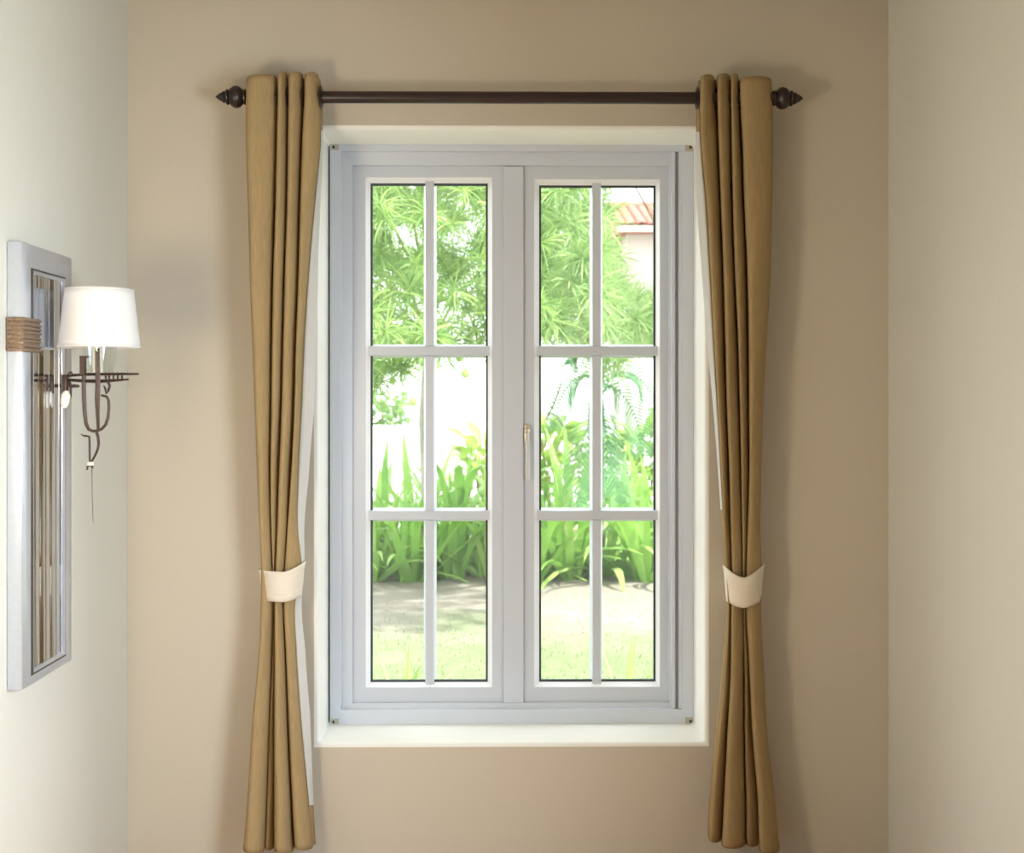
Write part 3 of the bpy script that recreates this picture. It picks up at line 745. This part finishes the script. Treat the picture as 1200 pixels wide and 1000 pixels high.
shrub(752, 7.9, 508, .8, 150, 'yellow-green broad-leaved shrub right of the small palm')
shrub(566, 8.2, 522, .5, 70, 'yellow-green broad-leaved shrub behind the right edge of the left sash')
shrub(815, 7.8, 470, .8, 60, 'yellow-green broad-leaved shrub hidden mostly by the right jamb')

# narrow-leaved trees
def whorl(V, Fc, c, axis, n, L, wd, rr):
    axis = Vector(axis).normalized()
    q = axis.to_track_quat('Z', 'Y')
    for i in range(n):
        a = rr.uniform(0, 6.283); el = rr.uniform(-.25, 1.25)
        d = q @ Vector((math.cos(a)*math.cos(el), math.sin(a)*math.cos(el), math.sin(el)))
        p = c - axis*rr.uniform(0, .10)
        ln = L*rr.uniform(.65, 1.15); w_ = wd*rr.uniform(.75, 1.2)
        side = d.cross(Vector((rr.uniform(-1, 1), rr.uniform(-1, 1), rr.uniform(-1, 1)))).normalized()
        b0 = len(V); segs = 4
        for s in range(segs+1):
            t = s/segs; ww = w_*.5*(1-t**2.5)*(0.6+.8*t if t < .5 else 1)
            if s == segs: V.append(tuple(p)); break
            V.append(tuple(p+side*ww)); V.append(tuple(p-side*ww))
            p = p+d*(ln/segs); d = (d+Vector((0, 0, -.22))).normalized()
        for s in range(segs-1):
            k_ = b0+2*s; Fc.append((k_, k_+1, k_+3, k_+2))
        k_ = b0+2*(segs-1); Fc.append((k_, k_+1, k_+2))
def tree(label, trunk_px, ty, spots, m, seedv, L, wd, fruits=(), twigs=()):
    rr = random.Random(seedv)
    bx = PX(trunk_px, ty)
    t = tag(empty('narrow_leaved_tree', (bx, ty, ZG)), label, 'tree', 'narrow-leaved trees')
    b = MB(); b.tube([(bx, ty, ZG-.1), (bx+.02, ty, ZG+.6), (bx-.015, ty+.02, ZG+1.2), (bx+.03, ty, ZG+1.9), (bx, ty, ZG+2.9)], [.075, .062, .055, .048, .035], 12); b.build('trunk', M['bark'], t, smooth=True)
    V, Fc = [], []
    br = 0
    for (x, y, z) in spots:
        c = Vector((x, y, z)); ax = Vector((x-bx, (y-ty), .55+rr.uniform(-.4, .5)))+Vector((rr.uniform(-.8, .8), rr.uniform(-.9, .5), rr.uniform(-.4, .6)))
        whorl(V, Fc, c, ax, rr.randint(46, 60), L, wd, rr)
        if rr.random() < .10 and br < 24 and 585+x*F/(D+y) < 705:
            br += 1
            s0 = Vector((bx, ty, min(ZG+2.8, max(ZG+1.7, z-.5)))); mid = s0.lerp(c, .55)+Vector((0, 0, .12))
            bb = MB(); bb.tube([s0, mid, c-ax.normalized()*.04], [.016, .010, .004], 6); bb.build('branch', M['twig'], t, smooth=True)
    f = pydata('foliage', V, Fc, m, t, True); f['kind'] = 'stuff'
    for (px, py, y, r) in fruits:
        p = P(px, py, y)
        bb = MB(); bb.lathe([(0.001, -r), (r*.62, -r*.78), (r*.97, -r*.25), (r, .1*r), (r*.75, r*.66), (r*.2, r*.98), (.003, r*1.0)], p, (0, 0, 1), 16)
        fo_ = bb.build('fruit', M['fruit'], t, smooth=True)
        MB().tube([p+Vector((0, 0, r*.9)), p+Vector((.004, 0, r+.05)), p+Vector((.015, .01, r+.13))], .0022, 6).build('stalk', M['lily'], fo_, smooth=True)
    for tw in twigs:
        bb = MB(); bb.tube([P(px, py, y) for px, py, y in tw], [.014*(1-.6*i/(len(tw)-1)) for i in range(len(tw))], 7); bb.build('dead_branch', M['twig'], t, smooth=True)
    return t
def fill(n, x0, x1, y0, y1, low, high, seedv, gap=None):
    """spots through a crown: columns x0..x1 in the frame, distances y0..y1, under a ragged lower edge low(px)"""
    rr = random.Random(seedv); out = []
    while len(out) < n:
        px = rr.uniform(x0, x1); y = rr.uniform(y0, y1); py = rr.uniform(high, low(px))
        if gap and gap(px, py): continue
        p = P(px, py, y); out.append((p.x, p.y, p.z))
    return out
lowA = lambda px: 440 if px < 470 else (424 if px < 500 else (402 if px < 575 else 380))
spA = fill(900, 250, 640, 2.6, 6.2, lowA, -60, 11)
spA += [tuple(P(px, py, 3.2)) for px, py in ((468, 432), (455, 425), (442, 440), (438, 452), (520, 408), (532, 400), (548, 392), (560, 385), (566, 396), (572, 375), (475, 425))]
frs = ((545.5, 438, 3.1, .0245), (538.5, 420, 3.2, .020), (484, 471, 3.1, .024), (460, 447, 3.3, .02), (462, 424, 3.3, .022), (512, 348, 2.9, .02))
tree('bright narrow-leaved tree with round green fruit filling the left sash', 500, 6.5, spA, M['leafa'], 21, .20, .0085, frs)
lowB = lambda px: 394 if px < 690 else 398
gapB = lambda px, py: (716 < px < 790 and py < 330) or (735 < px < 790 and py < 350)
spB = fill(780, 600, 900, 3.0, 6.6, lowB, -60, 12, gapB)
spB += [tuple(P(px, py, 4.6)) for px, py in ((712, 420), (726, 425), (690, 412), (700, 432), (728, 300), (745, 345), (722, 330), (757, 370))]
tree('pale narrow-leaved tree standing behind the right sash', 698, 6.7, spB, M['leafb'], 22, .21, .0085, (), (((640, 492, 6.6), (648, 476, 6.5), (655, 458, 6.5), (658, 448, 6.4)), ((642, 484, 6.5), (652, 487, 6.4), (660, 500, 6.3)), ((768, 262, 6.4), (756, 240, 6.5), (742, 214, 6.6), (735, 195, 6.7))))

# small palm in front of the right-hand tree
pp = P(704, 470, 6.2)
palm = tag(empty('small_palm', (pp.x, 6.2, ZG)), 'small palm with drooping blue-green fronds behind the right sash', 'palm')
b = MB(); prp = []
for i in range(14):
    z = -.05+i*(pp.z-ZG+.02)/13; prp += [(.042-.0008*i, z), (.037-.0008*i, z+.05)]
b.lathe(prp, (pp.x, 6.2, ZG), (0, 0, 1), 14); b.build('trunk', M['bark'], palm, smooth=True)
def frond(ctrl, L, seedv):
    rr = random.Random(seedv)
    pts = [P(px, py, 6.2+dy) for px, py, dy in ctrl]
    n = 26; path = []
    c = np.array([tuple(p) for p in pts]); xs = list(range(len(c)))
    for i in range(n+1): path.append(Vector(interp(xs, c, i/n*(len(c)-1))))
    bb = MB(); bb.tube(path, [.009*(1-.85*i/n) for i in range(n+1)], 6)
    fr_ = bb.build('frond', M['palm'], palm, smooth=True)
    V, Fc = [], []
    for i in range(3, n+1):
        t = i/n; tg = (path[i]-path[i-1]).normalized(); sd_ = tg.cross(Vector((0, -1, .35))).normalized()
        ln = L*math.sin(math.pi*(.12+.80*t))**.7
        for s in (-1, 1):
            d = (tg*.75+sd_*s*.8).normalized(); p = path[i].copy(); b0 = len(V); wd = .014
            nn = tg.cross(d).normalized(); si = d.cross(nn).normalized()
            for q in range(4):
                u = q/4; ww = wd*(1-u**2)*.5; V.append(tuple(p+si*ww)); V.append(tuple(p-si*ww))
                p = p+d*(ln/4); d = (d+Vector((0, 0, -.20))).normalized()
            V.append(tuple(p))
            for q in range(3): Fc.append((b0+2*q, b0+2*q+1, b0+2*q+3, b0+2*q+2))
            Fc.append((b0+6, b0+7, b0+8))
    pydata('leaflets', V, Fc, M['palm'], fr_, True)['kind'] = 'stuff'
frs_ = [[(704, 466, 0), (690, 440, -.05), (670, 448, -.1), (656, 470, -.15), (650, 500, -.2)],
        [(704, 466, 0), (696, 480, -.1), (684, 515, -.25), (678, 555, -.35), (682, 590, -.4)],
        [(704, 466, 0), (708, 490, -.15), (714, 530, -.3), (722, 565, -.4), (730, 592, -.4)],
        [(704, 466, 0), (706, 500, -.2), (706, 540, -.35), (704, 580, -.4)],
        [(704, 466, 0), (718, 440, .05), (740, 438, .1), (760, 456, .1), (774, 480, .1)],
        [(704, 466, 0), (716, 452, -.1), (736, 472, -.2), (748, 500, -.25), (752, 530, -.3)],
        [(704, 466, 0), (710, 430, .05), (724, 405, .1), (744, 400, .2), (765, 412, .2)],
        [(704, 466, 0), (698, 430, .1), (688, 408, .15), (676, 412, .2), (668, 426, .2)]]
for i, c in enumerate(frs_): frond(c, .25, 100+i)

# far hedge, white fence, house with a red tiled roof
def hedge(px0, px1, py0, y, label):
    x0, x1 = PX(px0, y), PX(px1, y); z1 = PZ(py0, y)
    h = tag(empty('hedge', ((x0+x1)/2, y, ZG)), label, 'hedge')
    V, Fc = [], []; rr = random.Random(5)
    for i in range(int(900*(x1-x0))):
        c = Vector((rr.uniform(x0, x1), y+rr.uniform(-.35, .35), ZG+(z1-ZG)*rr.uniform(.0, 1)+rr.uniform(-.05, .08)))
        d = Vector((rr.uniform(-1, 1), rr.uniform(-1, .3), rr.uniform(-.4, 1))).normalized(); s = d.cross(Vector((rr.random(), rr.random(), rr.random()))).normalized()
        b0 = len(V); V += [tuple(c-s*.03), tuple(c+d*.07-s*.035), tuple(c+d*.14), tuple(c+d*.07+s*.035), tuple(c+s*.03)]; Fc.append((b0, b0+1, b0+2, b0+3, b0+4))
    f = pydata('foliage', V, Fc, M['hedge'], h); f['kind'] = 'stuff'
    for i in range(4):
        xx = x0+(x1-x0)*(i+.5)/4
        MB().tube([(xx, y, ZG-.05), (xx+.03, y, ZG+.3), (xx, y, z1-.1)], [.025, .02, .012], 6).build('stem', M['twig'], h, smooth=True)
hedge(395, 478, 463, 16.1, 'clipped green hedge far behind the left sash')
tag(MB().box(PX(300, 15.3), PX(484, 15.3), 15.3, 15.45, ZG, PZ(499, 15.3), bev=.02).build('garden_wall', M['white']), 'low white garden wall in front of the far hedge', 'wall')
fy = 16.2
fence = tag(empty('garden_fence', (0, fy, ZG)), 'white picket fence with square posts far behind the left sash', 'fence')
zt_ = PZ(418, fy)
for i, xx in enumerate(np.arange(PX(482, fy), PX(800, fy), .20)):
    MB().prism([(xx-.045, ZG), (xx+.045, ZG), (xx+.045, zt_-.06), (xx, zt_), (xx-.045, zt_-.06)], 1, fy-.012, fy+.012).build('picket', M['white'], fence)
for z in (ZG+.35, zt_-.35): MB().box(PX(480, fy), PX(800, fy), fy+.013, fy+.05, z-.05, z+.05).build('rail', M['white'], fence)
for px in (487, 548, 640, 760):
    x = PX(px, fy); b = MB(); b.box(x-.11, x+.11, fy-.16, fy-.013, ZG-.1, zt_+.06); b.box(x-.14, x+.14, fy-.19, fy-.013, zt_+.06, zt_+.14); b.build('post', M['white'], fence)
hy = 25.0
x0 = PX(722, hy); x1 = x0+5.0
z_e = PZ(263, hy); z_r = PZ(242, hy+2.6)
house = tag(empty('neighbour_house', ((x0+x1)/2, hy+2.5, ZG)), 'pale house with a red tiled roof behind the upper right pane', 'house')
MB().box(x0+.3, x1-.3, hy+.5, hy+4.7, ZG-.2, z_e+.02).build('wall', M['house'], house)
MB().prism([(hy, z_e-.05), (hy+2.6, z_r-.05), (hy+5.2, z_e-.05), (hy+5.2, z_e-.16), (hy, z_e-.16)], 0, x0+.02, x1-.02).build('roof', M['tile'], house)
MB().box(x0, x1, hy-.04, hy, z_e-.17, z_e-.03).build('fascia', M['house'], house)
V = []; nr = 6; sl_ = math.hypot(2.6, z_r-z_e); tl = sl_/nr
for j in (0, 1):
    for i in range(7):
        a = math.pi*i/6; r = .125-.015*j; V.append((r*math.cos(a), j*tl*1.06, r*.62*math.sin(a)))
tme = bpy.data.meshes.new('roof_tile'); tme.from_pydata(V, [], [(i, i+1, i+8, i+7) for i in range(6)]); tme.update(); tme.materials.append(M['tile'])
tme.polygons.foreach_set('use_smooth', [True]*6)
roof = house.children[1]
slope = math.atan2(z_r-z_e, 2.6)
for j in range(nr):
    for i in range(20):
        o = bpy.data.objects.new('roof_tile', tme); COL.objects.link(o); o.parent = house
        t = j/nr
        o.location = (x0+.125+i*.25-(x0+x1)/2, hy+2.6*t-(hy+2.5), z_e+(z_r-z_e)*t-.03+.012*((i*7+j*3) % 3)-ZG)
        o.rotation_euler = (slope+.02, 0, 0)
MB().tube([(x0, hy+2.6, z_r), (x1, hy+2.6, z_r)], .12, 10).build('ridge_cap', M['tile'], house, smooth=True)
win_h = MB(); win_h.box(x0+1.6, x0+2.8, hy+.46, hy+.5, z_e-2.0, z_e-.8); win_h.build('house_window', M['gasket'], house)

# thin turf near the window
V, Fc = [], []; rr = random.Random(9)
for i in range(15000):
    x, y = rr.uniform(-2.6, 2.6), rr.uniform(.6, 4.9)
    if rr.random() < (y-2.6)/2.3: continue
    a = rr.uniform(0, 6.28); h = rr.uniform(.012, .035); ln = rr.uniform(0, .03); w_ = .0035
    b0 = len(V); c_, s_ = math.cos(a), math.sin(a)
    V += [(x-s_*w_, y+c_*w_, ZG-.003), (x+s_*w_, y-c_*w_, ZG-.003), (x+c_*ln, y+s_*ln, ZG+h)]; Fc.append((b0, b0+1, b0+2))
tag(pydata('turf', V, Fc, M['grass']), 'thin short turf on the sandy soil outside', 'grass', kind='stuff')
